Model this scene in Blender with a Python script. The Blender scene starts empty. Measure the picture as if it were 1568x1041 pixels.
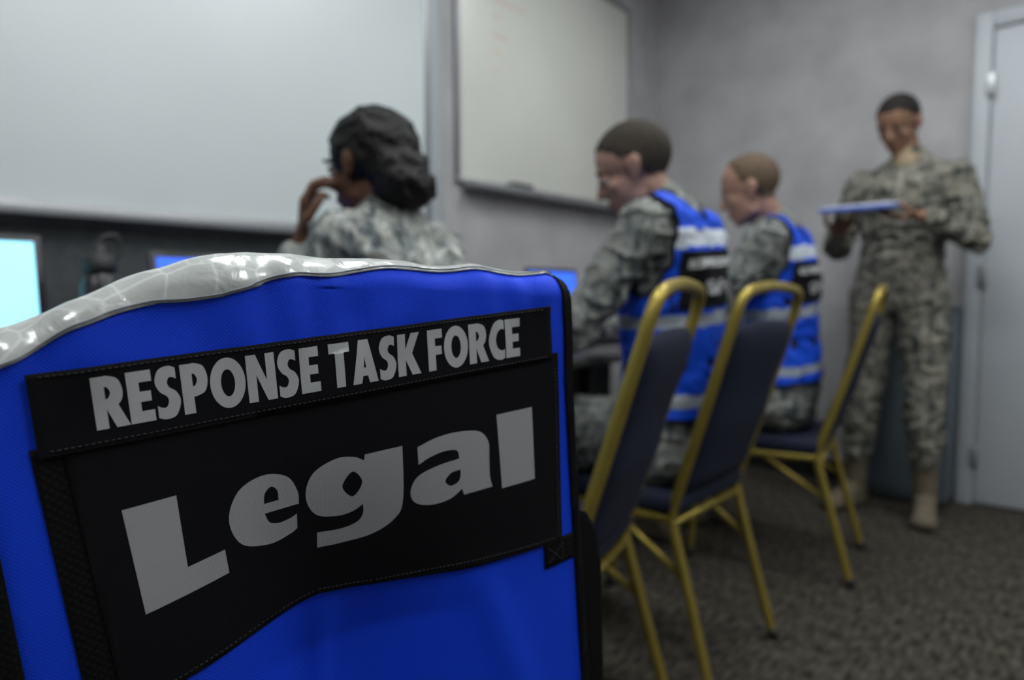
import bpy, bmesh, math, random
from mathutils import Vector, Matrix, noise
from mathutils.bvhtree import BVHTree
random.seed(4)
scene = bpy.context.scene
COL = scene.collection
try:
    scene.view_settings.view_transform = 'Standard'
except Exception:
    pass

# ------------------------------------------------------------------ materials
def newmat(name):
    m = bpy.data.materials.new(name); m.use_nodes = True
    nt = m.node_tree
    return m, nt, nt.nodes['Principled BSDF']

def simple(name, col, rough=0.6, metal=0.0, noise_amt=0.0, nscale=30, bump=0.0, bscale=200, spec=None, sheen=0.0):
    m, nt, p = newmat(name)
    p.inputs['Base Color'].default_value = (*col, 1)
    p.inputs['Roughness'].default_value = rough
    p.inputs['Metallic'].default_value = metal
    if spec is not None: p.inputs['Specular IOR Level'].default_value = spec
    if sheen: p.inputs['Sheen Weight'].default_value = sheen
    tc = nt.nodes.new('ShaderNodeTexCoord')
    if noise_amt > 0:
        n = nt.nodes.new('ShaderNodeTexNoise'); n.inputs['Scale'].default_value = nscale; n.inputs['Detail'].default_value = 4
        nt.links.new(tc.outputs['Object'], n.inputs['Vector'])
        r = nt.nodes.new('ShaderNodeValToRGB')
        r.color_ramp.elements[0].position = 0.3; r.color_ramp.elements[1].position = 0.7
        r.color_ramp.elements[0].color = (*[c*(1-noise_amt) for c in col], 1)
        r.color_ramp.elements[1].color = (*[min(1, c*(1+noise_amt)) for c in col], 1)
        nt.links.new(n.outputs['Fac'], r.inputs['Fac']); nt.links.new(r.outputs['Color'], p.inputs['Base Color'])
    if bump > 0:
        n2 = nt.nodes.new('ShaderNodeTexNoise'); n2.inputs['Scale'].default_value = bscale; n2.inputs['Detail'].default_value = 3
        nt.links.new(tc.outputs['Object'], n2.inputs['Vector'])
        b = nt.nodes.new('ShaderNodeBump'); b.inputs['Strength'].default_value = bump; b.inputs['Distance'].default_value = 0.002
        nt.links.new(n2.outputs['Fac'], b.inputs['Height']); nt.links.new(b.outputs['Normal'], p.inputs['Normal'])
    return m

def weave(name, col, rough=0.6, scale=300, strength=0.35, var=0.15, sheen=0.0, spec=0.3):
    m, nt, p = newmat(name)
    p.inputs['Roughness'].default_value = rough
    p.inputs['Specular IOR Level'].default_value = spec
    if sheen: p.inputs['Sheen Weight'].default_value = sheen
    tc = nt.nodes.new('ShaderNodeTexCoord')
    mp = nt.nodes.new('ShaderNodeMapping'); nt.links.new(tc.outputs['Object'], mp.inputs['Vector'])
    mp.inputs['Rotation'].default_value = (math.radians(40), 0, math.radians(15))
    w1 = nt.nodes.new('ShaderNodeTexWave'); w1.bands_direction = 'Z'; w1.inputs['Scale'].default_value = scale
    w2 = nt.nodes.new('ShaderNodeTexWave'); w2.bands_direction = 'Y'; w2.inputs['Scale'].default_value = scale
    nt.links.new(mp.outputs['Vector'], w1.inputs['Vector']); nt.links.new(mp.outputs['Vector'], w2.inputs['Vector'])
    mx = nt.nodes.new('ShaderNodeMath'); mx.operation = 'MULTIPLY'
    nt.links.new(w1.outputs['Fac'], mx.inputs[0]); nt.links.new(w2.outputs['Fac'], mx.inputs[1])
    b = nt.nodes.new('ShaderNodeBump'); b.inputs['Strength'].default_value = strength; b.inputs['Distance'].default_value = 0.0004
    nt.links.new(mx.outputs[0], b.inputs['Height']); nt.links.new(b.outputs['Normal'], p.inputs['Normal'])
    r = nt.nodes.new('ShaderNodeValToRGB')
    r.color_ramp.elements[0].color = (*[c*(1-var) for c in col], 1)
    r.color_ramp.elements[1].color = (*[min(1, c*(1+var)) for c in col], 1)
    nt.links.new(mx.outputs[0], r.inputs['Fac']); nt.links.new(r.outputs['Color'], p.inputs['Base Color'])
    return m

def emis(name, col, strength):
    m, nt, p = newmat(name)
    p.inputs['Base Color'].default_value = (*col, 1)
    p.inputs['Emission Color'].default_value = (*col, 1)
    p.inputs['Emission Strength'].default_value = strength
    return m

def camo(name, k=1.0, tint=(1, 1, 1), hi=1.0):
    m, nt, p = newmat(name)
    p.inputs['Roughness'].default_value = 0.9
    p.inputs['Specular IOR Level'].default_value = 0.15
    tc = nt.nodes.new('ShaderNodeTexCoord')
    mp = nt.nodes.new('ShaderNodeMapping'); mp.inputs['Scale'].default_value = (1, 1, 0.4)
    mp.inputs['Rotation'].default_value = (0.5, 0.3, 0)
    nt.links.new(tc.outputs['Object'], mp.inputs['Vector'])
    n = nt.nodes.new('ShaderNodeTexNoise'); n.inputs['Scale'].default_value = 30; n.inputs['Detail'].default_value = 3
    n.inputs['Roughness'].default_value = 0.65; n.inputs['Distortion'].default_value = 0.5
    nt.links.new(mp.outputs['Vector'], n.inputs['Vector'])
    r = nt.nodes.new('ShaderNodeValToRGB'); cr = r.color_ramp; cr.interpolation = 'CONSTANT'
    def c(a): return (a[0]*k*tint[0], a[1]*k*tint[1], a[2]*k*tint[2], 1)
    cr.elements[0].position = 0; cr.elements[0].color = c((.048, .056, .060))
    cr.elements[1].position = .41; cr.elements[1].color = c((.115, .128, .127))
    e = cr.elements.new(.49); e.color = c((.22, .22, .195))
    e = cr.elements.new(.56); e.color = c((.150, .168, .168))
    e = cr.elements.new(.62); e.color = c((.33*hi, .335*hi, .315*hi))
    nt.links.new(n.outputs['Fac'], r.inputs['Fac']); nt.links.new(r.outputs['Color'], p.inputs['Base Color'])
    b = nt.nodes.new('ShaderNodeBump'); b.inputs['Strength'].default_value = .8; b.inputs['Distance'].default_value = .016
    n2 = nt.nodes.new('ShaderNodeTexNoise'); n2.inputs['Scale'].default_value = 14; n2.inputs['Detail'].default_value = 3
    n2.inputs['Distortion'].default_value = .8
    nt.links.new(tc.outputs['Object'], n2.inputs['Vector'])
    nt.links.new(n2.outputs['Fac'], b.inputs['Height']); nt.links.new(b.outputs['Normal'], p.inputs['Normal'])
    return m

def tape_mat(name):
    m, nt, p = newmat(name)
    p.inputs['Roughness'].default_value = 0.3
    p.inputs['Metallic'].default_value = 0.1
    p.inputs['Coat Weight'].default_value = .8; p.inputs['Coat Roughness'].default_value = .12
    tc = nt.nodes.new('ShaderNodeTexCoord')
    v = nt.nodes.new('ShaderNodeTexVoronoi'); v.feature = 'DISTANCE_TO_EDGE'; v.inputs['Scale'].default_value = 42
    v.inputs['Randomness'].default_value = .5
    nt.links.new(tc.outputs['Object'], v.inputs['Vector'])
    r = nt.nodes.new('ShaderNodeValToRGB'); r.color_ramp.elements[0].position = 0; r.color_ramp.elements[1].position = .05
    r.color_ramp.elements[0].color = (.60, .62, .60, 1); r.color_ramp.elements[1].color = (.45, .47, .45, 1)
    nt.links.new(v.outputs['Distance'], r.inputs['Fac']); nt.links.new(r.outputs['Color'], p.inputs['Base Color'])
    n2 = nt.nodes.new('ShaderNodeTexNoise'); n2.inputs['Scale'].default_value = 60; n2.inputs['Detail'].default_value = 3
    n2.inputs['Distortion'].default_value = .7
    nt.links.new(tc.outputs['Object'], n2.inputs['Vector'])
    b = nt.nodes.new('ShaderNodeBump'); b.inputs['Strength'].default_value = .45; b.inputs['Distance'].default_value = .003
    nt.links.new(n2.outputs['Fac'], b.inputs['Height']); nt.links.new(b.outputs['Normal'], p.inputs['Normal']); nt.links.new(b.outputs['Normal'], p.inputs['Coat Normal'])
    return m

def carpet_mat():
    m, nt, p = newmat('carpet')
    p.inputs['Roughness'].default_value = 1.0; p.inputs['Specular IOR Level'].default_value = .1
    tc = nt.nodes.new('ShaderNodeTexCoord')
    mp = nt.nodes.new('ShaderNodeMapping'); mp.inputs['Scale'].default_value = (1, .3, 1)
    nt.links.new(tc.outputs['Object'], mp.inputs['Vector'])
    n = nt.nodes.new('ShaderNodeTexNoise'); n.inputs['Scale'].default_value = 65; n.inputs['Detail'].default_value = 5
    nt.links.new(mp.outputs['Vector'], n.inputs['Vector'])
    r = nt.nodes.new('ShaderNodeValToRGB')
    r.color_ramp.elements[0].position = .33; r.color_ramp.elements[1].position = .69
    r.color_ramp.elements[0].color = (.012, .011, .009, 1); r.color_ramp.elements[1].color = (.085, .078, .062, 1)
    nt.links.new(n.outputs['Fac'], r.inputs['Fac']); nt.links.new(r.outputs['Color'], p.inputs['Base Color'])
    b = nt.nodes.new('ShaderNodeBump'); b.inputs['Strength'].default_value = .6; b.inputs['Distance'].default_value = .005
    nt.links.new(n.outputs['Fac'], b.inputs['Height']); nt.links.new(b.outputs['Normal'], p.inputs['Normal'])
    return m

M = {}
M['wall'] = simple('wall_fabric', (.36, .355, .36), .9, 0, .12, 5, .4, 120)
M['ceil'] = simple('ceiling_tile', (.5, .5, .5), .9, 0, .05, 40)
M['carpet'] = carpet_mat()
M['base'] = simple('baseboard_rubber', (.012, .012, .013), .5)
M['door'] = simple('door_paint', (.41, .435, .46), .45, 0, .03, 3)
M['frame'] = simple('door_frame_paint', (.37, .395, .42), .45)
M['board'] = simple('whiteboard_enamel', (.65, .71, .71), .4, 0, .03, 1.5)
M['board2'] = simple('whiteboard_enamel_b', (.60, .61, .56), .35, 0, .04, 2)
M['alu'] = simple('aluminium', (.36, .37, .38), .4, .8)
M['darkpanel'] = simple('shade_and_modesty_panel', (.045, .052, .055), .9, 0, .2, 40)  # dark tone for the painted wall shade and the table's modesty panel
M['gold'] = simple('gold_powdercoat', (.33, .255, .05), .4, .6, .08, 20)
M['navy'] = weave('navy_upholstery', (.011, .015, .036), .85, 120, .5, .3)
M['rubber'] = simple('black_rubber', (.012, .012, .012), .6)
M['table'] = simple('table_laminate', (.05, .048, .045), .55, 0, .1, 20)
M['blue'] = weave('vest_blue_nylon', (.002, .055, .80), .65, 190, .4, .2)
M['blue2'] = weave('vest_blue_cloth', (.003, .07, .66), .65, 190, .5, .2)
M['black'] = weave('black_nylon', (.0055, .0055, .007), .85, 260, .3, .25, spec=.15)
M['black2'] = weave('black_webbing', (.005, .005, .006), .8, 90, .6, .4, spec=.15)
M['print'] = weave('silver_print', (.35, .35, .36), .6, 260, .3, .1, spec=.2)
M['print2'] = weave('silver_print_bright', (.46, .47, .47), .6, 260, .3, .1, spec=.2)
M['tape'] = tape_mat('reflective_tape')
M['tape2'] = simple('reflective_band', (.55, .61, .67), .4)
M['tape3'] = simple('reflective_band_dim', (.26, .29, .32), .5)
M['camo'] = camo('abu_camouflage', .92)
M['camo_l'] = camo('abu_camouflage_light', 1.25, hi=1.1)
M['camo_w'] = camo('abu_camouflage_warm', .85, (1.08, 1, .9))
M['boot'] = simple('suede_boot', (.12, .10, .065), .85, 0, .15, 40)
M['plastic'] = simple('black_plastic', (.012, .012, .014), .35)
M['screen_w'] = emis('screen_white', (.32, .80, 1.0), 1.05)
M['screen_b'] = emis('screen_blue', (.04, .15, .9), .8)
M['lamp'] = emis('lamp_diffuser', (.96, .99, 1), 12.8)
M['orange'] = simple('marker_orange', (.7, .38, .22), .7)
M['faint'] = simple('faint_marker', (.60, .50, .43), .6)
M['red'] = simple('red_plastic', (.5, .04, .03), .5)
M['green'] = simple('green_plastic', (.05, .35, .1), .5)
M['eyew'] = simple('eye_white', (.35, .32, .30), .3)
M['eyed'] = simple('eye_iris', (.02, .012, .008), .3)
M['paper'] = simple('paper', (.6, .62, .66), .8)
M['tshirt'] = simple('tan_tshirt', (.30, .23, .14), .9)
M['tabletblue'] = simple('folder_blue', (.10, .17, .5), .4)

# ------------------------------------------------------------------ helpers
def link(ob, parent=None):
    COL.objects.link(ob)
    if parent is not None: ob.parent = parent
    return ob

def empty(name, loc=(0, 0, 0), rotz=0):
    e = bpy.data.objects.new(name, None); e.location = loc; e.rotation_euler = (0, 0, rotz)
    e.empty_display_size = .1
    COL.objects.link(e); return e

def mesh_obj(name, verts, faces, mats, parent=None, smooth=False, world=False):
    me = bpy.data.meshes.new(name); me.from_pydata([tuple(v) for v in verts], [], faces); me.update()
    if not isinstance(mats, (list, tuple)): mats = [mats]
    for m in mats: me.materials.append(m)
    if smooth: me.polygons.foreach_set('use_smooth', [True]*len(me.polygons))
    ob = bpy.data.objects.new(name, me); link(ob, parent)
    if world and parent is not None:
        ob.matrix_parent_inverse = parent_inv(parent)
    return ob

def parent_inv(e):
    mw = Matrix.Translation(e.location) @ e.rotation_euler.to_matrix().to_4x4()
    return mw.inverted()

def box(name, lo, hi, mat, parent=None, bevel=0.0, seg=2, rot=None, world=False):
    bm = bmesh.new(); bmesh.ops.create_cube(bm, size=1)
    c = [(a+b)/2 for a, b in zip(lo, hi)]; s = [abs(b-a) for a, b in zip(lo, hi)]
    for v in bm.verts:
        v.co = Vector((v.co.x*s[0], v.co.y*s[1], v.co.z*s[2]))
    if bevel > 0:
        bmesh.ops.bevel(bm, geom=bm.edges[:], offset=bevel, segments=seg, profile=.5, affect='EDGES')
    for v in bm.verts:
        co = v.co
        if rot is not None: co = rot @ co
        v.co = co + Vector(c)
    me = bpy.data.meshes.new(name); bm.to_mesh(me); bm.free(); me.materials.append(mat)
    if bevel > 0: me.polygons.foreach_set('use_smooth', [True]*len(me.polygons))
    ob = bpy.data.objects.new(name, me); link(ob, parent)
    if world and parent is not None: ob.matrix_parent_inverse = parent_inv(parent)
    return ob

def lathe(name, prof, mat, parent=None, n=28, loc=(0, 0, 0)):
    vs, fs = [], []
    for r, z in prof:
        for i in range(n):
            a = 2*math.pi*i/n; vs.append((loc[0]+r*math.cos(a), loc[1]+r*math.sin(a), loc[2]+z))
    for j in range(len(prof)-1):
        for i in range(n):
            k = (i+1) % n; fs.append((j*n+i, j*n+k, (j+1)*n+k, (j+1)*n+i))
    fs.append(tuple(range(n))[::-1]); fs.append(tuple((len(prof)-1)*n+i for i in range(n)))
    return mesh_obj(name, vs, fs, mat, parent, True)

def catmull(pts, sub=6, closed=False):
    P = [Vector(p) for p in pts]; out = []; n = len(P)
    rng = n if closed else n-1
    for i in range(rng):
        p0 = P[(i-1) % n] if (closed or i > 0) else P[0]
        p1 = P[i]; p2 = P[(i+1) % n]
        p3 = P[(i+2) % n] if (closed or i+2 < n) else P[-1]
        for k in range(sub):
            t = k/sub
            out.append(.5*((2*p1)+(-p0+p2)*t+(2*p0-5*p1+4*p2-p3)*t*t+(-p0+3*p1-3*p2+p3)*t**3))
    if not closed: out.append(P[-1])
    return out

def tube(name, pts, r, mat, parent=None, n=12, closed=False, radii=None):
    P = pts; vs, fs = [], []
    N = len(P); prev = None
    for i, p in enumerate(P):
        a = P[i-1] if i > 0 else (P[-1] if closed else p); b = P[i+1] if i < N-1 else (P[0] if closed else p)
        t = (b-a).normalized()
        if prev is None:
            x = t.orthogonal().normalized()
        else:
            x = (prev - t*prev.dot(t)).normalized()
        prev = x; y = t.cross(x)
        rr = radii[i] if radii else r
        for k in range(n):
            an = 2*math.pi*k/n; vs.append(p + x*rr*math.cos(an) + y*rr*math.sin(an))
    for i in range(N-1):
        for k in range(n):
            l = (k+1) % n; fs.append((i*n+k, i*n+l, (i+1)*n+l, (i+1)*n+k))
    fs.append(tuple(range(n))[::-1]); fs.append(tuple((N-1)*n+k for k in range(n)))
    return mesh_obj(name, vs, fs, mat, parent, True)

def eval_curve(cu):
    ob = bpy.data.objects.new('tmp', cu); COL.objects.link(ob)
    dg = bpy.context.evaluated_depsgraph_get()
    me = bpy.data.meshes.new_from_object(ob.evaluated_get(dg))
    bpy.data.objects.remove(ob); return me

def text_mesh(body, offset=.03, spacing=1.0, word=1.0):
    cu = bpy.data.curves.new('t', 'FONT'); cu.body = body; cu.size = 1; cu.offset = offset
    cu.fill_mode = 'FRONT'; cu.resolution_u = 5; cu.space_character = spacing; cu.space_word = word
    return eval_curve(cu)

def poly_mesh(polys):
    cu = bpy.data.curves.new('c', 'CURVE'); cu.dimensions = '2D'; cu.fill_mode = 'FRONT'
    for pl in polys:
        sp = cu.splines.new('POLY'); sp.points.add(len(pl)-1)
        for i, p in enumerate(pl): sp.points[i].co = (p[0], p[1], 0, 1)
        sp.use_cyclic_u = True
    return eval_curve(cu)

def cut_grid(me, step):
    bm = bmesh.new(); bm.from_mesh(me)
    bmesh.ops.remove_doubles(bm, verts=bm.verts[:], dist=1e-6)
    xs = [v.co.x for v in bm.verts]; ys = [v.co.y for v in bm.verts]
    for ax, lo, hi in ((0, min(xs), max(xs)), (1, min(ys), max(ys))):
        k = math.ceil(lo/step)
        while k*step < hi:
            co = [0, 0, 0]; no = [0, 0, 0]; co[ax] = k*step; no[ax] = 1
            bmesh.ops.bisect_plane(bm, geom=bm.verts[:]+bm.edges[:]+bm.faces[:], dist=1e-7, plane_co=co, plane_no=no)
            k += 1
    return bm

def fit(me, x0, x1, y0, y1):
    xs = [v.co.x for v in me.vertices]; ys = [v.co.y for v in me.vertices]
    ax, bx, ay, by = min(xs), max(xs), min(ys), max(ys)
    for v in me.vertices:
        v.co.x = x0+(v.co.x-ax)/(bx-ax)*(x1-x0); v.co.y = y0+(v.co.y-ay)/(by-ay)*(y1-y0); v.co.z = 0

def interp(tab, x):
    if x <= tab[0][0]: return tab[0][1]
    for (a, b), (c, d) in zip(tab, tab[1:]):
        if x <= c:
            t = (x-a)/(c-a); t = t*t*(3-2*t)*.5+t*.5
            return b+(d-b)*t
    return tab[-1][1]

# ------------------------------------------------------------------ room
XW, YW, XR, YF, H = -2.05, 3.66, 2.6, -2.2, 2.8
box('floor', (XW-.1, YF-.1, -.1), (XR+.1, YW+.1, 0), M['carpet'])
box('ceiling', (XW-.1, YF-.1, H), (XR+.1, YW+.1, H+.1), M['ceil'])
box('wall_left', (XW-.1, YF-.1, 0), (XW, YW+.1, H), M['wall'])
box('wall_back', (XW, YW, 0), (XR, YW+.1, H), M['wall'])
box('wall_right', (XR, YF-.1, 0), (XR+.1, YW+.1, H), M['wall'])
box('wall_front', (XW, YF-.1, 0), (XR, YF, H), M['wall'])
box('baseboard_left', (XW, YF, 0), (XW+.012, YW, .1), M['base'])
box('baseboard_back', (XW+.012, YW-.012, 0), (-.48, YW, .1), M['base'])

# door
d = empty('door_1', (.05, YW, 0))
def dbox(n, lo, hi, m, bev=.004):
    return box(n, [lo[0]-.05, lo[1]-YW, lo[2]], [hi[0]-.05, hi[1]-YW, hi[2]], m, d, bev)
dbox('frame_left', (-.475, YW-.035, 0), (-.41, YW, 2.15), M['frame'])
dbox('frame_right', (.505, YW-.035, 0), (.57, YW, 2.15), M['frame'])
dbox('frame_top', (-.41, YW-.035, 2.085), (.505, YW, 2.15), M['frame'])
dbox('door_slab', (-.406, YW-.022, .01), (.501, YW, 2.08), M['door'])
for i, z in enumerate((.22, 1.02, 1.84)):
    dbox('hinge_%d' % (i+1), (-.425, YW-.042, z-.05), (-.395, YW-.02, z+.05), M['alu'], .003)
dbox('handle_plate', (.42, YW-.03, .98), (.46, YW-.02, 1.1), M['alu'])
dbox('handle_lever', (.33, YW-.07, 1.03), (.45, YW-.05, 1.05), M['alu'], .006)
dbox('handle_stem', (.43, YW-.07, 1.03), (.45, YW-.02, 1.05), M['alu'], .004)

# whiteboards
def whiteboard(y0, y1, z0, z1, mat, fr):
    e = empty('whiteboard', (XW, (y0+y1)/2, (z0+z1)/2)); cy, cz = (y0+y1)/2, (z0+z1)/2
    def b(n, lo, hi, m, bev=.002):
        return box(n, (lo[0], lo[1]-cy, lo[2]-cz), (hi[0], hi[1]-cy, hi[2]-cz), m, e, bev)
    b('panel', (0, y0, z0), (.015, y1, z1), mat)
    for n, lo, hi in (('rail_bottom', (0, y0-fr, z0-fr), (.022, y1+fr, z0)), ('rail_top', (0, y0-fr, z1), (.022, y1+fr, z1+fr)),
                      ('rail_left', (0, y0-fr, z0), (.022, y0, z1)), ('rail_right', (0, y1, z0), (.022, y1+fr, z1))):
        b(n, lo, hi, M['alu'])
    b('tray', (.0, y0+.02, z0-fr-.022), (.085, y1-.02, z0-fr-.008), M['alu'], .004)
    b('tray_lip', (.078, y0+.02, z0-fr-.022), (.086, y1-.02, z0-fr+.006), M['alu'], .002)
    return e, b
e1, b1 = whiteboard(-.9, 1.83, 1.18, 2.62, M['board'], .02)
b1('marker_red', (.03, 1.0, 1.147), (.045, 1.1, 1.16), M['red'], .005)
b1('marker_green', (.03, 1.28, 1.147), (.045, 1.4, 1.16), M['green'], .005)
b1('marker_black', (.05, .75, 1.147), (.065, .87, 1.16), M['plastic'], .005)
e2, b2 = whiteboard(2.02, 3.31, 1.425, 2.47, M['board2'], .018)
b2('eraser', (.02, 2.3, 1.4), (.07, 2.44, 1.435), M['plastic'], .006)
b2('marker_orange', (.03, 2.95, 1.4), (.045, 3.07, 1.415), M['orange'], .005)
for i, (y, z, w) in enumerate(((2.22, 2.27, .06), (2.22, 2.2, .22), (2.22, 2.13, .05), (2.22, 2.05, .1), (2.22, 1.98, .06), (2.22, 1.9, .04))):
    b2('marker_writing_%d' % (i+1), (.0152, y, z), (.0158, y+w, z+.013), M['faint'], 0)
box('trim_1', (XW, 1.86, 1.1), (XW+.012, 1.93, H), M['frame'], bevel=.002)
box('wall_shade_panel', (XW, -1.6, .78), (XW+.03, 1.42, 1.12), M['darkpanel'], bevel=.004)  # dark sheet added as the shade on the wall below the big whiteboard

# ceiling lights
for k, (x, y) in enumerate(((-.75, .7), (-.55, 2.35), (1.3, .7), (1.3, 2.35), (-.2, -1.3))):
    e = empty('ceiling_light_panel', (x, y, H))
    box('housing', (-.62, -.32, -.035), (.62, .32, 0), M['alu'], e, .004)
    box('diffuser', (-.58, -.28, -.045), (.58, .28, -.03), M['lamp'], e, .003)

# grey cabinet behind standing man
c = empty('metal_cabinet', (-.68, 3.545, 0))
M['cab'] = simple('cabinet_grey_blue', (.10, .125, .145), .5, .1, .05, 5)
box('body', (-.19, -.095, .03), (.2, .095, .87), M['cab'], c, .005)
box('top', (-.2, -.105, .87), (.21, .10, .89), M['cab'], c, .004)
box('door_panel', (-.17, -.105, .06), (.18, -.095, .84), M['cab'], c, .004)
box('handle', (.12, -.12, .5), (.135, -.10, .62), M['alu'], c, .003)
box('plinth', (-.18, -.09, 0), (.19, .09, .03), M['base'], c)

# ------------------------------------------------------------------ table
t = empty('conference_table', (-1.62, 0.7, 0))
box('table_top', (-.42, -2.2, .72), (.42, 2.3, .75), M['table'], t, .006)
box('modesty_panel', (-.25, -2.1, .3), (-.235, 2.2, .72), M['darkpanel'], t)
for i, y in enumerate((-2.1, -1.0, .08, 1.15, 2.2)):
    box('leg_%d' % (2*i+1), (.33, y-.02, 0), (.37, y+.02, .72), M['rubber'], t, .004)
    box('leg_%d' % (2*i+2), (-.37, y-.02, 0), (-.33, y+.02, .72), M['rubber'], t, .004)

def laptop(x, y, rot, scr, w=.36, hgt=.27, tilt=.22):
    e = empty('laptop', (x, y, .751), rot)
    box('base', (0, -w/2, 0), (.25, w/2, .018), M['plastic'], e, .005)
    box('keyboard', (.03, -w/2+.02, .018), (.15, w/2-.02, .021), M['rubber'], e, .001)
    box('touchpad', (.17, -.05, .018), (.23, .05, .0195), M['alu'], e, .0005)
    R = Matrix.Rotation(-tilt, 3, 'Y')
    def lid(n, lo, hi, m, bev):
        o = box(n, lo, hi, m, e, bev)
        for v in o.data.vertices: v.co = R @ v.co + Vector((0, 0, .015))
    lid('lid', (-.012, -w/2, 0), (0, w/2, hgt), M['plastic'], .004)
    lid('screen', (.0, -w/2+.015, .025), (.0015, w/2-.015, hgt-.015), scr, 0)
laptop(-1.56, .235, 0.0, M['screen_w'], .37, .30, .12)
laptop(-1.66, .83, 0.05, M['screen_b'], .34, .285, .15)
laptop(-1.68, 2.23, 0.0, M['screen_b'], .34, .285, .12)

# water bottle
bt = empty('water_bottle', (-1.50, .49, .751))
lathe('bottle_body', [(.030, 0), (.037, .006), (.038, .05), (.034, .11), (.034, .13), (.038, .16), (.038, .21), (.030, .232), (.026, .238)], M['plastic'], bt)
lathe('bottle_cap', [(.029, .238), (.030, .25), (.029, .268), (.018, .275), (.012, .278), (.012, .292), (.009, .296)], M['rubber'], bt)
tube('carry_loop', catmull([(.0, .026, .26), (.0, .038, .285), (.0, .03, .312), (0, .005, .305), (0, 0, .285)], 5), .005, M['rubber'], bt, 8)
pp = empty('paper_sheets', (-1.55, 1.58, .751))
box('sheet_1', (-.1, -.14, 0), (.11, .14, .003), M['paper'], pp)
box('sheet_2', (-.12, -.1, .003), (.09, .17, .005), M['paper'], pp, rot=Matrix.Rotation(.2, 3, 'Z'))

# ------------------------------------------------------------------ chairs
def chair(x, y, rot, zs=1.0, name='banquet_chair', pad_off=0.0):
    e = empty(name, (x, y, 0), rot); W = .19
    side = [(-.05, W+.005, .005), (-.105, W, .2), (-.155, W, .38), (-.160, W, .43), (-.135, W, .51), (-.085, W, .67), (-.03, W, .85),
            (-.008, W-.006, .925), (0, W-.035, .952), (0, .08, .962), (0, 0, .965)]
    side = [(a, b, c*zs) for a, b, c in side]
    full = side + [(a, -b, c) for a, b, c in side[::-1][1:]]
    tube('back_frame', catmull(full, 5), .0125, M['gold'], e, 12)
    for s, n in ((1, 'left'), (-1, 'right')):
        tube('seat_rail_'+n, catmull([(-.158, s*W, .41), (-.3, s*W, .405), (-.49, s*W, .405), (-.535, s*W, .39), (-.55, s*W, .35), (-.575, s*(W+.005), .005)], 5), .0115, M['gold'], e, 10)
        tube('brace_'+n, [Vector((-.125, s*W, .27)), Vector((-.33, s*W, .4))], .008, M['gold'], e, 8)
        for k, xx in enumerate((-.05, -.575)):
            lathe('foot_%s_%d' % (n, k+1), [(.015, 0), (.016, .02), (.013, .03)], M['rubber'], e, 12, (xx, s*(W+.005), 0))
    tube('cross_bar', [Vector((-.155, -W, .40)), Vector((-.155, W, .40))], .009, M['gold'], e, 8)
    tube('cross_bar_front', [Vector((-.5, -W, .40)), Vector((-.5, W, .40))], .009, M['gold'], e, 8)
    nu, nv = 16, 20; vs = []; fs = []
    z0, z1 = .47, .878
    for side_ in (0, 1):
        for j in range(nv+1):
            for i in range(nu+1):
                u = -1+2*i/nu; v = j/nv; z = z0+(z1-z0)*v
                hw = W-.008
                xb = interp([(.43, -.160), (.51, -.135), (.67, -.085), (.85, -.03), (.925, -.008)], z)+pad_off
                edge = (1-abs(u)**6)*(1-abs(2*v-1)**10)
                th = .004+.018*max(0, edge)**.5
                zz = z - .012*(abs(u)**4)*(v**6)*1.5 + .006*v**8*(1-u*u)
                vs.append((xb+.006*(1-u*u)+(th if side_ == 0 else -th), u*hw, zz*zs))
    n1 = (nu+1)*(nv+1)
    for side_ in (0, 1):
        for j in range(nv):
            for i in range(nu):
                a = side_*n1+j*(nu+1)+i; q = (a, a+1, a+nu+2, a+nu+1)
                fs.append(q if side_ == 0 else q[::-1])
    for i in range(nu):
        fs.append((i, n1+i, n1+i+1, i+1)); o = nv*(nu+1); fs.append((o+i, o+i+1, n1+o+i+1, n1+o+i))
    for j in range(nv):
        a = j*(nu+1); b = a+nu+1; fs.append((a, b, n1+b, n1+a)); a += nu; b += nu; fs.append((a, n1+a, n1+b, b))
    mesh_obj('back_pad', vs, fs, M['navy'], e, True)
    box('seat_pad', (-.57, -.205, .415), (-.145, .205, .47), M['navy'], e, .022, 4)
    return e
chair(-.590, 1.165, math.radians(15))
chair(-.598, 1.651, math.radians(0))
chair(-.56, 2.535, math.radians(9.5))
chair(-.377, .2516, math.radians(-15.1), .962, pad_off=-.015)

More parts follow.
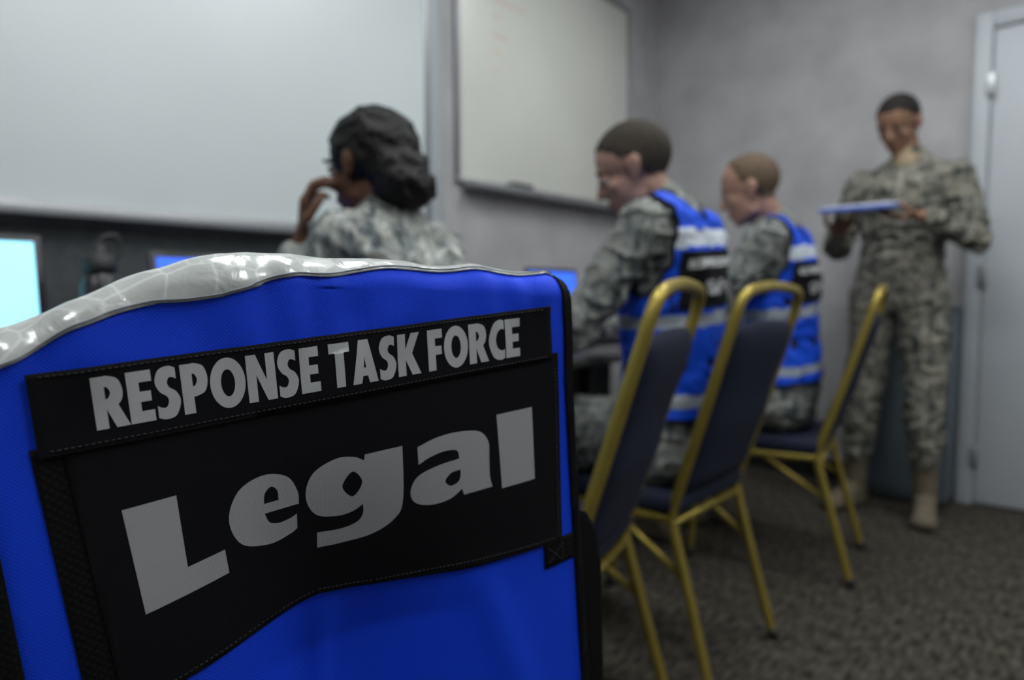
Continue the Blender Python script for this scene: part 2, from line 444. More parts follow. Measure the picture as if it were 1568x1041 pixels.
# ------------------------------------------------------------------ foreground safety vest
th = math.radians(5.4)
P0 = Vector((-.3645, .2274, .95)); uu = Vector((.2605, .9655, 0)); nn = Vector((-.9655, .2605, 0)); zz = Vector((0, 0, 1))
RR = .0165
Ttab = [(-.24, -.05), (-.2, -.03), (-.165, -.014), (-.145, -.006), (-.115, .006), (-.075, .0186), (-.04, .024), (0, .021), (.06, .014), (.12, .006), (.19, -.004), (.215, -.014)]
def Tt(a): return interp(Ttab, a)
def recess(a, b):
    d = 0
    if b < -.10:
        k = min(1.5, (-b-.10)/.10)**1.5
        wd = .05 if a < .0 else .10
        d += .020*k*math.exp(-((a-.0)/wd)**2)
    if b < -.06:
        k = min(1, (-b-.06)/.1)
        d += .003*k*math.sin((a+.3)*26)
    if b < -.20:
        k = min(1, (-b-.20)/.05)
        d -= .006*k*math.exp(-((a-.008-(b+.2)*.12)/.010)**2)
        d -= .004*k*math.exp(-((a-.11+(b+.2)*.3)/.016)**2)
    p = Vector((a*9, b*5, 1.3)); d += .003*noise.noise(p)
    if b > -.05:
        k = min(1, (b+.05)/.03); d += .0012*k*math.sin(a*150+3*math.sin(a*40)); d += .003*k*noise.noise(Vector((a*30, b*22, 5)))
    if b < -.12:
        lim = -.016-.3*b-.08*(-b)
        h = max(0, min(1, .5+.5*(lim-d)/.006)); d = lim*(1-h)+d*h-.006*h*(1-h)
    return d
def vmap(a, q, off=0.0):
    T = Tt(a); q0 = T-RR
    if q <= q0:
        b = q; n = .08*(-b)+recess(a, b)-off
    else:
        ph = (q-q0)/RR
        base = .08*(-q0)+recess(a, q0)
        if ph <= math.pi:
            b = q0+(RR+off)*math.sin(ph); n = base+RR-(RR+off)*math.cos(ph)
        else:
            dr = q-q0-math.pi*RR
            b = q0-dr; n = base+2*RR+off+.33*dr+.03*min(1, dr/.04)
        b += .0025*noise.noise(Vector((a*28, ph*.8, 9)))
    return P0+uu*(a*math.cos(th)-b*math.sin(th))+zz*(a*math.sin(th)+b*math.cos(th))+nn*n

vest = empty('safety_vest', (-.36, .25, .9))
def vobj(name, vs, fs, mat, thick=.0012):
    ob = mesh_obj(name, vs, fs, mat, vest, True, world=True)
    s = ob.modifiers.new('solid', 'SOLIDIFY'); s.thickness = thick; s.offset = 0
    return ob
A0, A1 = -.172, .203
def A1f(q): return A1+.06*max(0, min(.4, -q-.09))
na = 110; vs = []; fs = []
for j in range(170):
    f = j/169
    for i in range(na+1):
        a = A0+(A1-A0)*i/na
        lo = -.45; hi = Tt(a)-RR+math.pi*RR+.28
        mid = Tt(a)-RR-.005
        if f < .6: q = lo+(mid-lo)*(f/.6)
        elif f < .85: q = mid+(math.pi*RR+.01)*((f-.6)/.25)
        else: q = mid+math.pi*RR+.01+(hi-mid-math.pi*RR-.01)*((f-.85)/.15)
        a = A0+(A1f(q)-A0)*i/na
        vs.append(vmap(a, q))
for j in range(169):
    for i in range(na):
        a = j*(na+1)+i; fs.append((a, a+1, a+na+2, a+na+1))
vobj('vest_shell', vs, fs, M['blue'])

def conform(name, me, off, mat, step=.005, thick=.0012):
    bm = cut_grid(me, step)
    for v in bm.verts:
        v.co = vmap(v.co.x, v.co.y, off)
    m2 = bpy.data.meshes.new(name); bm.to_mesh(m2); bm.free()
    m2.materials.append(mat); m2.polygons.foreach_set('use_smooth', [True]*len(m2.polygons))
    ob = bpy.data.objects.new(name, m2); link(ob, vest); ob.matrix_parent_inverse = parent_inv(vest)
    if thick:
        s = ob.modifiers.new('solid', 'SOLIDIFY'); s.thickness = thick; s.offset = 0
    return ob
def rect(a, b, c, d_): return [(a, b), (c, b), (c, d_), (a, d_)]
conform('velcro_backing', poly_mesh([[(-.1435, -.066), (-.10, -.066), (-.10, -.25), (-.135, -.25)]]), .0012, M['black2'])
conform('legal_patch', poly_mesh([[(-.130, -.064), (.1905, -.064), (.1925, -.219), (.10, -.217), (.04, -.212), (.0, -.206), (-.05, -.211), (-.120, -.222)]]), .0022, M['black'])
conform('title_strip', poly_mesh([[(-.1400, -.0275), (.183, -.0275), (.1845, -.0680), (-.1400, -.071)]]), .0036, M['black'])
def stitch(name, pts, mat, off, w=.0004, dash=.003):
    polys = []
    for p, q in zip(pts, pts[1:]):
        p = Vector(p); q = Vector(q); L = (q-p).length; n = int(L/dash); dr = (q-p)/L; no = Vector((-dr.y, dr.x))
        for k in range(n):
            s = p+dr*(k*dash); e_ = s+dr*dash*.62
            polys.append([s+no*w, s-no*w, e_-no*w, e_+no*w])
    return conform(name, poly_mesh(polys), off, mat, .01, .0006)
M['thread'] = simple('black_thread', (.012, .012, .014), .7)
stitch('stitch_patch', [(-.116, -.218), (-.05, -.2075), (0, -.2025), (.04, -.2085), (.1885, -.2155)], M['thread'], .0030)
stitch('stitch_patch_side', [(.1885, -.2155), (.1872, -.074)], M['thread'], .0030)
stitch('stitch_strip', [(-.135, -.068), (.181, -.0655)], M['thread'], .0044)
stitch('stitch_strip_top', [(-.135, -.0295), (.180, -.0295)], M['thread'], .0044)
conform('piping_right', poly_mesh([[(A1f(-.45)-.0045, -.45), (A1f(-.45)+.0025, -.45), (.2055, -.09), (.2055, .02), (.1985, .02), (.1985, -.09)]]), .0012, M['black2'], thick=.003)
conform('piping_left', poly_mesh([[(-.176, -.45), (-.158, -.45), (-.164, .02), (-.176, .02)]]), .0012, M['black2'], thick=.003)
conform('strap_tab', poly_mesh([[(.175, -.218), (.207, -.217), (.2075, -.239), (.176, -.240)]]), .0016, M['black2'])
stitch('strap_tab_stitch', [(.178, -.222), (.193, -.237), (.193, -.222), (.178, -.237)], M['thread'], .0026)
conform('side_strap', poly_mesh([[(.190, -.196), (.208, -.198), (.224, -.206), (.236, -.226), (.241, -.26), (.244, -.45), (.216, -.45), (.210, -.235), (.190, -.218)]]), -.003, M['black2'], thick=.002)
# reflective tape over the shoulder
q0tab = [(-.172, 0), (-.1, .003), (-.045, -.005), (0, .005), (.078, .012), (.19, .0185), (.203, .019)]
vs = []; fs = []; ni, nj = 150, 30
for j in range(nj+1):
    for i in range(ni+1):
        a = -.17+(.198+.17)*i/ni
        q = Tt(a)-RR+interp(q0tab, a)+(.05-interp(q0tab, a))*j/nj
        vs.append(vmap(a, q, .0018+.0007*noise.noise(Vector((a*60, j*.2, 0)))))
for j in range(nj):
    for i in range(ni):
        a = j*(ni+1)+i; fs.append((a, a+1, a+ni+2, a+ni+1))
vobj('reflective_shoulder_tape', vs, fs, M['tape'], .001)
vs = []; fs = []
for j in range(2):
    for i in range(ni+1):
        a = -.17+(.198+.17)*i/ni
        q = Tt(a)-RR+interp(q0tab, a)+(.0012 if j else .0020)
        vs.append(vmap(a, q, .0030))
for i in range(ni): fs.append((i, i+1, ni+2+i, ni+1+i))
M['seam'] = simple('grey_thread', (.25, .27, .3), .6)
vobj('tape_seam', vs, fs, M['seam'], .0006)

def outline(pts, sub=7):
    n = len(pts); out = []
    P = [Vector((p[0], p[1])) for p in pts]; C = [p[2] if len(p) > 2 else 0 for p in pts]
    for i in range(n):
        p0, p1, p2, p3 = P[i-1], P[i], P[(i+1) % n], P[(i+2) % n]
        if C[i] and C[(i+1) % n]:
            out.append(p1); continue
        m1 = (p2-p1) if C[i] else (p2-p0)*.5
        m2 = (p2-p1) if C[(i+1) % n] else (p3-p1)*.5
        for k in range(sub):
            t_ = k/sub; h1 = 2*t_**3-3*t_**2+1; h2 = t_**3-2*t_**2+t_; h3 = -2*t_**3+3*t_**2; h4 = t_**3-t_**2
            out.append(p1*h1+m1*h2+p2*h3+m2*h4)
    return [(p.x/1000, p.y/1000) for p in out]

# bold sans glyphs for the title (cap height 100)
def K(*p): return [(a, b, 1) for a, b in p]
def ring(cx, cy, rx, ry, n=28): return [(cx+rx*math.cos(2*math.pi*i/n), cy+ry*math.sin(2*math.pi*i/n)) for i in range(n)]
GL = {
 'E': (54, [K((0, 0), (54, 0), (54, 22), (26, 22), (26, 40), (50, 40), (50, 60), (26, 60), (26, 78), (54, 78), (54, 100), (0, 100))]),
 'F': (52, [K((0, 0), (26, 0), (26, 38), (48, 38), (48, 59), (26, 59), (26, 78), (52, 78), (52, 100), (0, 100))]),
 'T': (60, [K((17, 0), (43, 0), (43, 78), (60, 78), (60, 100), (0, 100), (0, 78), (17, 78))]),
 'N': (74, [K((0, 0), (24, 0), (24, 57), (49, 0), (74, 0), (74, 100), (50, 100), (50, 43), (25, 100), (0, 100))]),
 'A': (78, [K((0, 0), (27, 0), (31.5, 17), (46.5, 17), (51, 0), (78, 0), (53, 100), (25, 100)), K((35.5, 36), (42.5, 36), (39, 62))]),
 'K': (74, [K((0, 0), (26, 0), (26, 38), (46, 0), (76, 0), (48, 52), (74, 100), (45, 100), (26, 63), (26, 100), (0, 100))]),
 'P': (62, [[(0, 0, 1), (26, 0, 1), (26, 34, 1), (34, 34), (54, 42), (62, 67), (54, 92), (34, 100), (26, 100, 1), (0, 100, 1)], [(26, 54, 1), (32, 56), (37, 67), (32, 78), (26, 80, 1)]]),
 'R': (68, [[(0, 0, 1), (26, 0, 1), (26, 37, 1), (42, 0, 1), (71, 0, 1), (51, 43, 1), (60, 53), (63, 71), (55, 92), (34, 100), (26, 100, 1), (0, 100, 1)], [(26, 56, 1), (32, 58), (37, 68), (32, 78), (26, 80, 1)]]),
 'O': (86, [ring(43, 50, 43, 52), ring(43, 50, 17, 28)]),
 'C': (60, [[(60, 98, 1), (44, 102), (17, 92), (0, 50), (17, 8), (44, -2), (60, 2, 1), (60, 25, 1), (50, 22), (34, 30), (27, 50), (34, 70), (50, 78), (60, 75, 1)]]),
 'S': (56, [[(50, 97, 1), (34, 102), (12, 96), (2, 74), (10, 54), (25, 43), (28, 32), (22, 22), (12, 22), (2, 27, 1), (2, 3, 1), (18, -2), (42, 3), (55, 29), (48, 49), (33, 60), (29, 70), (34, 79), (42, 79), (50, 75, 1)]]),
}
def title_mesh(s):
    x = 0; polys = []
    for ch in s:
        if ch == ' ': x += 24; continue
        w_, cs = GL[ch]
        for c_ in cs:
            c2 = [(p[0]+x, p[1])+tuple(p[2:]) for p in c_]; polys.append(outline(c2, 5))
        x += w_+4.5
    return poly_mesh(polys)
me = title_mesh('RESPONSE TASK FORCE')
fit(me, -.1135, .155, -.0618, -.0325)
conform('title_lettering', me, .0045, M['print2'], .004, 0)

G = []
G.append(outline([(-108, -107, 1), (-81, -106, 1), (-80, -149.5, 1), (-59, -146.5, 1), (-58, -162, 1), (-104, -169, 1)]))
G.append(outline([(-12.5, -132, 1), (-13, -123), (-19, -111.5), (-33, -107), (-48, -113), (-55, -129.5), (-49, -147), (-32, -153.5), (-19, -151.5), (-14, -149, 1), (-14, -138.5, 1), (-19, -140.5), (-26, -141), (-31.5, -138.5), (-34, -132, 1)]))
G.append(outline([(-34, -125.5, 1), (-33, -119), (-29, -115.5), (-25.5, -119), (-25, -125.5, 1)]))
G.append(outline([(58, -109, 1), (58, -149), (52, -162), (36, -169.5), (14, -170), (-1, -168.5, 1), (-1, -157, 1), (15, -159), (26, -157), (30, -151.5), (30, -144.5, 1), (23, -148), (12, -148.5), (-2, -143), (-8, -128.5), (-3, -114), (12, -107.5), (24, -109), (31, -113, 1), (31.5, -109, 1)]))
G.append(outline([(23, -119), (29.5, -128), (23, -137), (16, -128)]))
G.append(outline([(127.5, -156, 1), (104, -156.5, 1), (102.5, -151.5, 1), (93, -157), (79, -158), (67, -153.5), (63.5, -144), (69, -134), (84, -129.5), (101, -128, 1), (99, -121.5), (89, -120), (78, -122), (69.5, -125.5, 1), (69, -112.5, 1), (82, -109), (98, -108), (117, -111), (125, -120), (125.5, -132), (125.5, -147)]))
G.append(outline([(101.5, -136.5, 1), (94, -137.5), (89.5, -142.5), (93.5, -147), (99.5, -145.5), (101.5, -141)]))
G.append(outline([(133, -102, 1), (164.5, -102, 1), (165.5, -159.5, 1), (135.5, -159.5, 1)]))
conform('legal_lettering', poly_mesh(G), .0030, M['print'], .004, 0)

# ------------------------------------------------------------------ people
def ico(sub):
    bm = bmesh.new(); bmesh.ops.create_icosphere(bm, subdivisions=sub, radius=1)
    v = [x.co.copy() for x in bm.verts]; bm.free(); return v
ICO = ico(2); ICO3 = ico(3)
def ell(c, r, R=None, pts=None):
    out = []
    if not isinstance(r, (tuple, list)): r = (r, r, r)
    for v in (pts or ICO):
        w = Vector((v.x*r[0], v.y*r[1], v.z*r[2]))
        if R is not None: w = R @ w
        out.append(Vector(c)+w)
    return out
def hull(pts):
    bm = bmesh.new(); [bm.verts.new(p) for p in pts]
    r = bmesh.ops.convex_hull(bm, input=bm.verts[:], use_existing_faces=False)
    dead = [g for g in set(r['geom_interior']+r['geom_unused']) if isinstance(g, bmesh.types.BMVert) and g.is_valid]
    bmesh.ops.delete(bm, geom=dead, context='VERTS')
    bm.verts.ensure_lookup_table(); bm.verts.index_update()
    bmesh.ops.recalc_face_normals(bm, faces=bm.faces[:])
    v = [x.co.copy() for x in bm.verts]; f = [tuple(y.index for y in x.verts) for x in bm.faces]; bm.free()
    return v, f

class Body:
    def __init__(s): s.prims = []
    def add(s, label, *ptsets):
        pts = [p for ps in ptsets for p in ps]; v, f = hull(pts); s.prims.append((label, v, f))
    def rc(s, label, a, ra, b, rb): s.add(label, ell(a, ra), ell(b, rb))

def basis(f, l, u): return Matrix((f, l, u)).transposed()

def add_hand(B, w, d_, n, side, curl=(.4, .6, .4), sc=1.0, thumb_in=.5):
    d_ = d_.normalized(); n = (n-d_*n.dot(d_)).normalized(); side = (side-d_*side.dot(d_)-n*side.dot(n)).normalized()
    r = .0125*sc
    B.add('skin', ell(w, .024*sc), ell(w+d_*.03*sc+side*.018*sc, r*1.2), ell(w+d_*.03*sc-side*.018*sc, r*1.2))
    B.add('skin', ell(w+d_*.02*sc+side*.018*sc, r), ell(w+d_*.02*sc-side*.018*sc, r), ell(w+d_*.088*sc+side*.031*sc, r*.85), ell(w+d_*.08*sc-side*.031*sc, r*.85), ell(w+d_*.092*sc+side*.005*sc, r*.9))
    for k, (o, ln) in enumerate(((.032, .95), (.0115, 1.06), (-.0105, 1.0), (-.032, .8))):
        p = w+d_*(.086-.004*abs(k-1))*sc+side*o*sc*1.08; dd = d_+side*(o*1.6); dd.normalize(); ang = 0
        for j, (L, rr, rr2) in enumerate(((.043, .0092, .0085), (.027, .0085, .0078), (.021, .0078, .0068))):
            ang += curl[j]*(1+.08*k)
            v = (dd*math.cos(ang)+n*math.sin(ang))
            q = p+v*L*ln*sc; B.rc('skin', p, rr*sc, q, rr2*sc); p = q
    p = w+d_*.022*sc+side*.02*sc; q = p+(d_*.6+side*.75+n*.25*thumb_in*2).normalized()*.045*sc
    B.rc('skin', p, .0135*sc, q, .0108*sc)
    q2 = q+(d_*.9+side*.25+n*.5*thumb_in*2).normalized()*.033*sc; B.rc('skin', q, .0108*sc, q2, .0098*sc)
    q3 = q2+(d_*.95+n*.6*thumb_in*2-side*.1).normalized()*.026*sc; B.rc('skin', q2, .0098*sc, q3, .0082*sc)

def person(name, J, F, headc, hf, pitch, hscale, hairstyle, skincol, haircol, sc=1.0, vest=False, camo_m='camo', tilt=0.0):
    B = Body()
    pel, neck, shL, shR = J['pel'], J['neck'], J['shL'], J['shR']
    L = (shL-shR).normalized(); U = (neck-pel).normalized(); Fw = L.cross(U).normalized(); L = U.cross(Fw).normalized()
    R = basis(Fw, L, U)
    waist = pel.lerp(neck, .34); chest = pel.lerp(neck, .69)
    eW = ell(waist, (.112*sc, .155*sc, .09*sc), R); eC = ell(chest, (.122*sc, .178*sc, .12*sc), R)
    B.add('trouser', ell(pel-U*.03, (.112*sc, .165*sc, .10*sc), R), eW)
    B.add('torso', eW, ell(pel+U*.02, (.125*sc, .178*sc, .075*sc), R))
    B.add('torso', eW, eC)
    B.add('torso', eC, ell(shL-L*.03, .066*sc), ell(shR+L*.03, .066*sc))
    B.add('torso', ell(neck, .06*sc), ell(shL-L*.05, .05*sc), ell(shR+L*.05, .05*sc), ell(chest+U*.05, (.1*sc, .12*sc, .08*sc), R))
    for s in (1, -1):
        c0 = chest+L*s*.075*sc+Fw*.108*sc+U*.02
        B.add('torso', ell(c0+U*.045, (.014, .05, .012), R), ell(c0-U*.045, (.012, .05, .012), R))
    for s, sh, el, wr in ((1, shL, J['elL'], J['wrL']), (-1, shR, J['elR'], J['wrR'])):
        B.rc('arm', sh, .064*sc, el, .049*sc)
        B.rc('arm', el, .050*sc, el.lerp(wr, .55), .044*sc)
        B.rc('arm', el.lerp(wr, .5), .044*sc, el.lerp(wr, .95), .036*sc)
        B.rc('skin', el.lerp(wr, .85), .028*sc, wr, .024*sc)
    for s in (1, -1):
        k = 'L' if s > 0 else 'R'
        hip = pel+L*s*.092*sc-U*.02; kn = J['kn'+k]; an = J['an'+k]; ft = J.get('ft'+k, F)
        B.rc('trouser', hip, .098*sc, kn, .072*sc)
        cut = kn.lerp(an, .62)
        B.rc('trouser', kn, .072*sc, kn.lerp(an, .3), .07*sc)
        B.rc('trouser', kn.lerp(an, .3), .07*sc, cut, .058*sc)
        B.rc('boot', kn.lerp(an, .55), .048*sc, an, .046*sc)
        heel = Vector((an.x, an.y, .035))-ft*.035; toe = Vector((an.x, an.y, .033))+ft*.15
        lat = Vector((-ft.y, ft.x, 0))
        B.add('boot', ell(an, .045*sc), ell(heel, .034), ell(Vector((an.x, an.y, .06))+ft*.06, .04))
        B.add('boot', ell(heel, .034), ell(toe+lat*.018, .03), ell(toe-lat*.018, .03), ell(Vector((an.x, an.y, .06))+ft*.06, .038))
    hf = Vector(hf).normalized(); hl0 = Vector((-hf.y, hf.x, 0)).normalized(); hu0 = Vector((0, 0, 1))
    Rp = Matrix.Rotation(pitch, 3, hl0)
    hfd = (Rp @ hf); hud = Rp @ hu0
    Rt = Matrix.Rotation(tilt, 3, hfd); hld = Rt @ hl0; hud = Rt @ hud
    HR = basis(hfd, hld, hud); S = hscale; HC = Vector(headc)
    def hp(x, y, z): return HC+HR @ (Vector((x, y, z))*S)
    def he(c_, r): return ell(hp(*c_), tuple(q*S for q in r), HR, ICO3)
    B.add('skin', he((-.012, 0, .035), (.096, .075, .085)))
    B.add('skin', he((.026, 0, -.026), (.058, .057, .083)), he((.045, 0, -.085), (.030, .033, .022)))
    B.add('skin', he((.01, 0, -.068), (.048, .055, .028)), he((.062, 0, -.096), (.016, .018, .012)))
    B.add('skin', he((.064, 0, .022), (.021, .046, .011)))
    for s in (1, -1):
        B.add('skin', he((.052, s*.040, -.025), (.022, .016, .016)))
        B.add('skin', he((-.005, s*.074, -.005), (.015, .008, .022)), he((-.012, s*.082, .006), (.014, .006, .018)), he((.004, s*.072, -.028), (.007, .006, .009)))
    B.add('skin', he((.081, 0, .008), (.008, .008, .01)), he((.098, 0, -.029), (.011, .012, .009)))
    B.add('skin', he((.088, 0, -.033), (.011, .018, .008)))
    B.add('lips', he((.081, 0, -.060), (.010, .023, .006)))
    B.add('lips', he((.080, 0, -.069), (.010, .020, .006)))
    B.rc('skin', neck, .056*sc, hp(-.02, 0, -.055), .052*S)
    nd = (hp(-.02, 0, -.055)-neck).normalized()
    B.rc('torso', neck-nd*.02, .068*sc, neck+nd*.022, .064*sc)
    B.rc('tshirt', neck+Fw*.012, .06*sc, neck+Fw*.012+nd*.03, .052*sc)
    if hairstyle == 'bun':
        B.add('hair', he((-.022, 0, .034), (.103, .087, .092)))
        B.add('hair', he((-.060, 0, .015), (.068, .078, .085)))
        B.add('hair', he((-.085, 0, -.03), (.056, .078, .066)))
        B.add('hair', he((-.102, 0, -.062), (.050, .076, .052)), he((-.080, 0, -.055), (.050, .070, .055)))
    for h in J['hands']: add_hand(B, **h)
    V, Fc = [], []; labels = sorted(set(p[0] for p in B.prims)); per = {l: ([], []) for l in labels}
    for lab, v, f in B.prims:
        o = len(V); V += v; Fc += [tuple(i+o for i in q) for q in f]
        pv, pf = per[lab]; o = len(pv); pv += v; pf += [tuple(i+o for i in q) for q in f]
    me = bpy.data.meshes.new('tmp'); me.from_pydata([tuple(v) for v in V], [], Fc)
    ob = bpy.data.objects.new('tmp', me); COL.objects.link(ob)
    rm = ob.modifiers.new('r', 'REMESH'); rm.mode = 'VOXEL'; rm.voxel_size = .0052
    sm = ob.modifiers.new('s', 'SMOOTH'); sm.factor = .5; sm.iterations = 3
    dg = bpy.context.evaluated_depsgraph_get()
    body = bpy.data.meshes.new_from_object(ob.evaluated_get(dg)); bpy.data.objects.remove(ob)
    trees = {l: BVHTree.FromPolygons(*per[l]) for l in labels}
    inv = HR.inverted()
    def hairtest(p):
        q = inv @ (p-HC)/S; x, y, z = q
        if z < -.075: return False
        if abs(y) > .077 and -.03 < x < .02 and z < .03: return False
        if hairstyle == 'short':
            lim = interp([(-.12, -.045), (-.03, -.035), (-.015, .025), (.015, .03), (.03, .05), (.06, .075), (.1, .085)], x)
        elif hairstyle == 'receding':
            lim = interp([(-.12, -.055), (-.03, -.05), (-.015, .02), (.015, .03), (.03, .09), (.1, .2)], x)
        else: return False
        return z > lim
    vl = []
    for v in body.vertices:
        best = None; bd = 1e9
        for l in labels:
            r = trees[l].find_nearest(v.co, bd)
            if r[0] is not None and r[3] < bd: bd = r[3]; best = l
        if best == 'skin' and hairtest(v.co): best = 'hair'
        vl.append(best or 'skin')
    idx = {'torso': 0, 'arm': 0, 'trouser': 0, 'skin': 1, 'hair': 2, 'lips': 3, 'boot': 4, 'tshirt': 5}
    skm = simple(name+'_skin', skincol, .6, 0, .15, 40, spec=.3); lm = simple(name+'_lips', (skincol[0]*.7, skincol[1]*.5, skincol[2]*.5), .5)
    hm = simple(name+'_hair', haircol, .8 if hairstyle != 'bun' else .55, 0, .5, 150, 1.0, 160, spec=.2)
    for m in (M[camo_m], skm, hm, lm, M['boot'], M['tshirt']): body.materials.append(m)
    norms = [v.normal.copy() for v in body.vertices]
    for i, v in enumerate(body.vertices):
        l = vl[i]; c_ = v.co
        if l in ('torso', 'arm', 'trouser'):
            nz = noise.noise(c_*9)*.009; rg = (1-abs(noise.noise(Vector((c_.x*14, c_.y*14, c_.z*22))+Vector((5, 3, 1)))*2)); nz += max(0, rg-.4)*.017
            if l == 'torso' and vest: nz *= .5
            v.co = c_+norms[i]*nz
        elif l == 'hair':
            if hairstyle == 'bun': v.co = c_+norms[i]*(noise.noise(c_*35)*.007+noise.noise(c_*90)*.004)
            else: v.co = c_+norms[i]*.004
    for p in body.polygons:
        p.use_smooth = True; p.material_index = idx[vl[p.vertices[0]]]
    root = empty(name, (pel.x, pel.y, 0))
    bo = bpy.data.objects.new('body', body); link(bo, root); bo.matrix_parent_inverse = parent_inv(root)
    for s, nm in ((1, 'left'), (-1, 'right')):
        def sph(n, c_, r, mat):
            bm = bmesh.new(); bmesh.ops.create_icosphere(bm, subdivisions=3, radius=1)
            vs_ = [hp(*(Vector(c_)+Vector((q.co.x*r[0], q.co.y*r[1], q.co.z*r[2])))) for q in bm.verts]
            bm.verts.index_update(); fs_ = [tuple(a_.index for a_ in f_.verts) for f_ in bm.faces]; bm.free()
            mesh_obj(n, vs_, fs_, mat, root, True, world=True)
        sph('eye_'+nm, (.0705, s*.031, -.003), (.011, .013, .007), M['eyew'])
        sph('iris_'+nm, (.0795, s*.031, -.0045), (.003, .0055, .005), M['eyed'])
        sph('eyelid_'+nm, (.0710, s*.031, .003), (.0125, .0145, .0075), skm)
        sph('eyebrow_'+nm, (.082, s*.031, .021), (.006, .020, .0045), hm)
    if vest:
        bm = bmesh.new(); bm.from_mesh(body); bm.verts.ensure_lookup_table(); bm.faces.ensure_lookup_table()
        Hn = (neck-pel).length
        keep = []
        for f in bm.faces:
            ok = all(vl[v.index] in ('torso',) for v in f.verts)
            c_ = f.calc_center_median()-pel; h_ = c_.dot(U); lt = c_.dot(L); fw = c_.dot(Fw)
            dn = (f.calc_center_median()-neck); rad = math.sqrt(dn.dot(L)**2+dn.dot(Fw)**2)
            if ok and h_ > .06 and abs(lt) < .172*sc and not (rad < .085*sc and h_ > Hn-.06) and not (fw > 0 and abs(lt) < .018): keep.append(f)
        ks = set(keep)
        bmesh.ops.delete(bm, geom=[f for f in bm.faces if f not in ks], context='FACES')
        bm.normal_update()
        for f in bm.faces:
            c_ = f.calc_center_median()-pel; h_ = c_.dot(U); lt = c_.dot(L); fw = c_.dot(Fw)
            mi = 0
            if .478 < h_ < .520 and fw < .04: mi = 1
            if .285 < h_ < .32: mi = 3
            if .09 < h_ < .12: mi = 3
            if fw > .05 and .06 < abs(lt) < .10: mi = 1
            if any(e_.is_boundary for v in f.verts for e_ in v.link_edges): mi = 2
            f.material_index = mi
        for v in bm.verts: v.co += v.normal*.009
        vm = bpy.data.meshes.new('vest')
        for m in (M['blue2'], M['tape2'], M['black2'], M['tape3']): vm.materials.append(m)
        bm.to_mesh(vm); bm.free()
        vo = bpy.data.objects.new('vest', vm); link(vo, root); vo.matrix_parent_inverse = parent_inv(root)
        s_ = vo.modifiers.new('solid', 'SOLIDIFY'); s_.thickness = .006; s_.offset = 0
        tree = BVHTree.FromPolygons([v.co.copy() for v in vm.vertices], [tuple(p.vertices) for p in vm.polygons])
        def back(nm, me_, off, mat, step=.012):
            b_ = cut_grid(me_, step)
            for v in b_.verts:
                base = pel-L*v.co.x+U*v.co.y; hit = tree.ray_cast(base-Fw*.4, Fw)
                dist = hit[3] if hit[0] is not None else .29
                v.co = base-Fw*.4+Fw*(dist-off)
            m_ = bpy.data.meshes.new(nm); b_.to_mesh(m_); b_.free(); m_.materials.append(mat)
            o_ = bpy.data.objects.new(nm, m_); link(o_, root); o_.matrix_parent_inverse = parent_inv(root)
            sd = o_.modifiers.new('solid', 'SOLIDIFY'); sd.thickness = .001; sd.offset = 0
        back('back_patch', poly_mesh([rect(-.160, .33, .160, .470)]), .007, M['black'])
        tm = title_mesh('RESPONSE TASK FORCE'); fit(tm, -.135, .135, .428, .450); back('back_title', tm, .0095, M['print2'])
        tm = text_mesh('Safety', .05); fit(tm, -.08, .08, .350, .398); back('back_lettering', tm, .0095, M['print'])
    return root

V3 = lambda *a: Vector(a)
# woman on chair 1
Fd = V3(-.98, -.2, 0)
person('seated_woman', dict(pel=V3(-.97, 1.07, .575), neck=V3(-1.165, .945, 1.105), shL=V3(-1.12, .785, 1.045), shR=V3(-1.185, 1.10, 1.045),
    elL=V3(-1.30, .73, .81), wrL=V3(-1.275, .795, 1.04), elR=V3(-1.34, 1.14, .81), wrR=V3(-1.50, 1.13, .80),
    knL=V3(-1.36, .92, .53), anL=V3(-1.30, .90, .09), knR=V3(-1.37, 1.10, .53), anR=V3(-1.32, 1.10, .09),
    hands=[dict(w=V3(-1.27, .80, 1.055), d_=V3(.03, .05, 1), n=V3(.55, .8, .1), side=V3(.8, -.5, 0), curl=(.35, .7, .6), sc=.95),
           dict(w=V3(-1.50, 1.13, .795), d_=V3(-.98, .05, -.15), n=V3(0, 0, -1), side=V3(0, -.9, 0), curl=(.15, .3, .2), sc=.95)]),
    Fd, (-1.208, .922, 1.221), (-.97, -.25, 0), .12, .97, 'bun', (.12, .058, .034), (.006, .005, .005), sc=.93, camo_m='camo_l')
# man on chair 2
Fd = V3(-.99, -.1, 0)
person('seated_man', dict(pel=V3(-.85, 1.645, .585), neck=V3(-.862, 1.605, 1.165), shL=V3(-.82, 1.43, 1.105), shR=V3(-.86, 1.80, 1.105),
    elL=V3(-.955, 1.33, .86), wrL=V3(-1.21, 1.39, .81), elR=V3(-1.0, 1.89, .86), wrR=V3(-1.25, 1.78, .81),
    knL=V3(-1.27, 1.50, .54), anL=V3(-1.25, 1.48, .09), knR=V3(-1.27, 1.74, .54), anR=V3(-1.24, 1.76, .09),
    hands=[dict(w=V3(-1.21, 1.39, .80), d_=V3(-.9, .4, -.12), n=V3(0, 0, -1), side=V3(.3, .9, 0), curl=(.2, .45, .3)),
           dict(w=V3(-1.25, 1.78, .80), d_=V3(-.95, -.25, -.12), n=V3(0, 0, -1), side=V3(.2, -.9, 0), curl=(.2, .45, .3))]),
    Fd, (-.93, 1.548, 1.262), (-.88, -.47, 0), .38, 1.02, 'short', (.27, .16, .118), (.033, .027, .021), sc=1.0, vest=True)
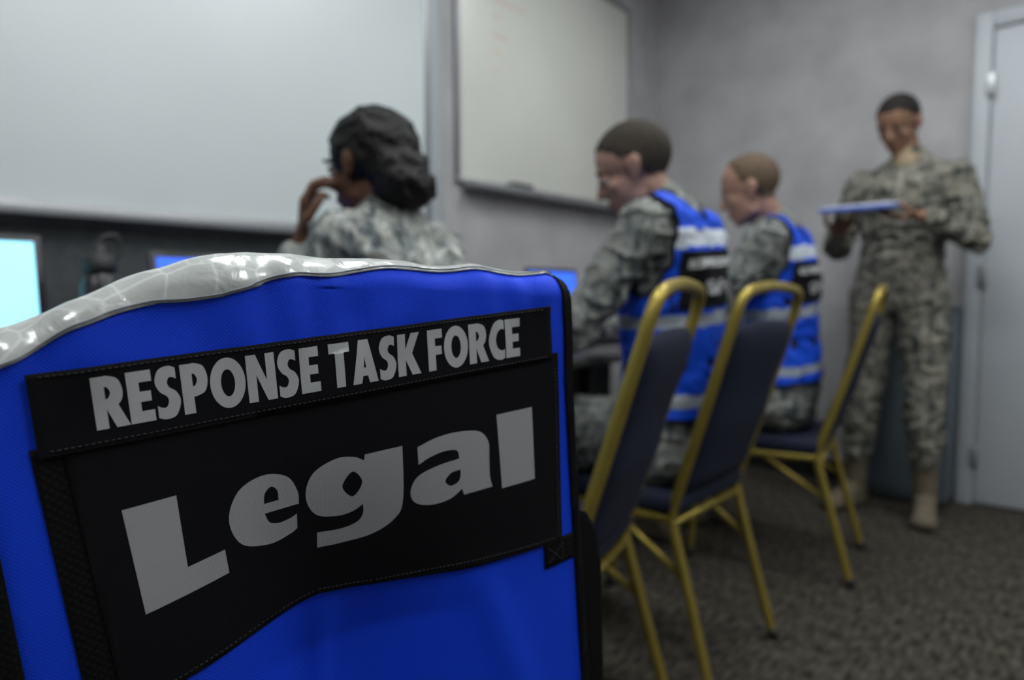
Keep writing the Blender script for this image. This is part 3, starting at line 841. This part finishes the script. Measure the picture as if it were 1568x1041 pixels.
# man on chair 3
person('seated_man', dict(pel=V3(-.855, 2.47, .585), neck=V3(-.885, 2.43, 1.185), shL=V3(-.845, 2.26, 1.125), shR=V3(-.89, 2.62, 1.125),
    elL=V3(-.98, 2.17, .87), wrL=V3(-1.23, 2.23, .81), elR=V3(-1.02, 2.70, .87), wrR=V3(-1.27, 2.58, .81),
    knL=V3(-1.28, 2.34, .54), anL=V3(-1.26, 2.32, .09), knR=V3(-1.28, 2.56, .54), anR=V3(-1.25, 2.58, .09),
    hands=[dict(w=V3(-1.23, 2.23, .80), d_=V3(-.9, .3, -.12), n=V3(0, 0, -1), side=V3(.3, .9, 0), curl=(.2, .45, .3)),
           dict(w=V3(-1.27, 2.58, .80), d_=V3(-.95, -.25, -.12), n=V3(0, 0, -1), side=V3(.2, -.9, 0), curl=(.2, .45, .3))]),
    Fd, (-.95, 2.355, 1.303), (-.93, -.36, 0), .3, 1.02, 'receding', (.34, .195, .14), (.10, .07, .045), sc=1.0, vest=True)
# standing man
O = V3(-.655, 3.25, 0); F = V3(-.10, -.995, 0).normalized(); Lf = V3(-F.y, F.x, 0)
def Q(f, l, z): return O+F*f+Lf*l+V3(0, 0, z)
person('standing_man', dict(pel=Q(0, 0, .96), neck=Q(.01, 0.02, 1.485), shL=Q(0, .19, 1.41), shR=Q(0, -.16, 1.41),
    elL=Q(.02, .275, 1.15), wrL=Q(.21, .15, 1.245), elR=Q(.03, -.25, 1.14), wrR=Q(.24, -.17, 1.195),
    knL=Q(.03, .12, .52), anL=Q(-.0, .13, .10), knR=Q(.03, -.12, .52), anR=Q(.0, -.15, .10),
    ftL=(F+Lf*.25).normalized(), ftR=(F-Lf*.35).normalized(),
    hands=[dict(w=Q(.22, .14, 1.242), d_=(F*.45-Lf*.89), n=V3(0, 0, 1)+F*.2, side=F, curl=(.15, .5, .5), thumb_in=.8),
           dict(w=Q(.245, -.165, 1.20), d_=(F*.75+Lf*.5+V3(0, 0, .25)), n=V3(0, 0, 1), side=-Lf, curl=(.15, .35, .4), thumb_in=.8)]),
    F, Q(.055, -.01, 1.637), F*1.0-Lf*.12, .45, 1.0, 'short', (.22, .12, .075), (.014, .012, .011), camo_m='camo_w')
tb = empty('tablet_folder', Q(.34, -.04, 1.28)); Rt = basis(F, Lf, V3(0, 0, 1)) @ Matrix.Rotation(.10, 3, 'Y')
box('folder', (-.10, -.125, -.012), (.10, .125, .004), M['tabletblue'], tb, .004, rot=Rt)
box('page', (-.095, -.118, .004), (.095, .118, .012), M['paper'], tb, .003, rot=Rt)

# ------------------------------------------------------------------ world + camera
w = bpy.data.worlds.new('World'); scene.world = w; w.use_nodes = True
w.node_tree.nodes['Background'].inputs[0].default_value = (.5, .5, .5, 1); w.node_tree.nodes['Background'].inputs[1].default_value = .1
cam = bpy.data.cameras.new('camera'); co = bpy.data.objects.new('camera', cam); COL.objects.link(co)
cam.sensor_width = 36; cam.lens = 24; cam.clip_start = .02
co.location = (0, 0, .95); co.rotation_euler = (math.radians(90-3.97), 0, math.radians(40.9))
cam.dof.use_dof = True; cam.dof.focus_distance = .415; cam.dof.aperture_fstop = 3.9
scene.camera = co
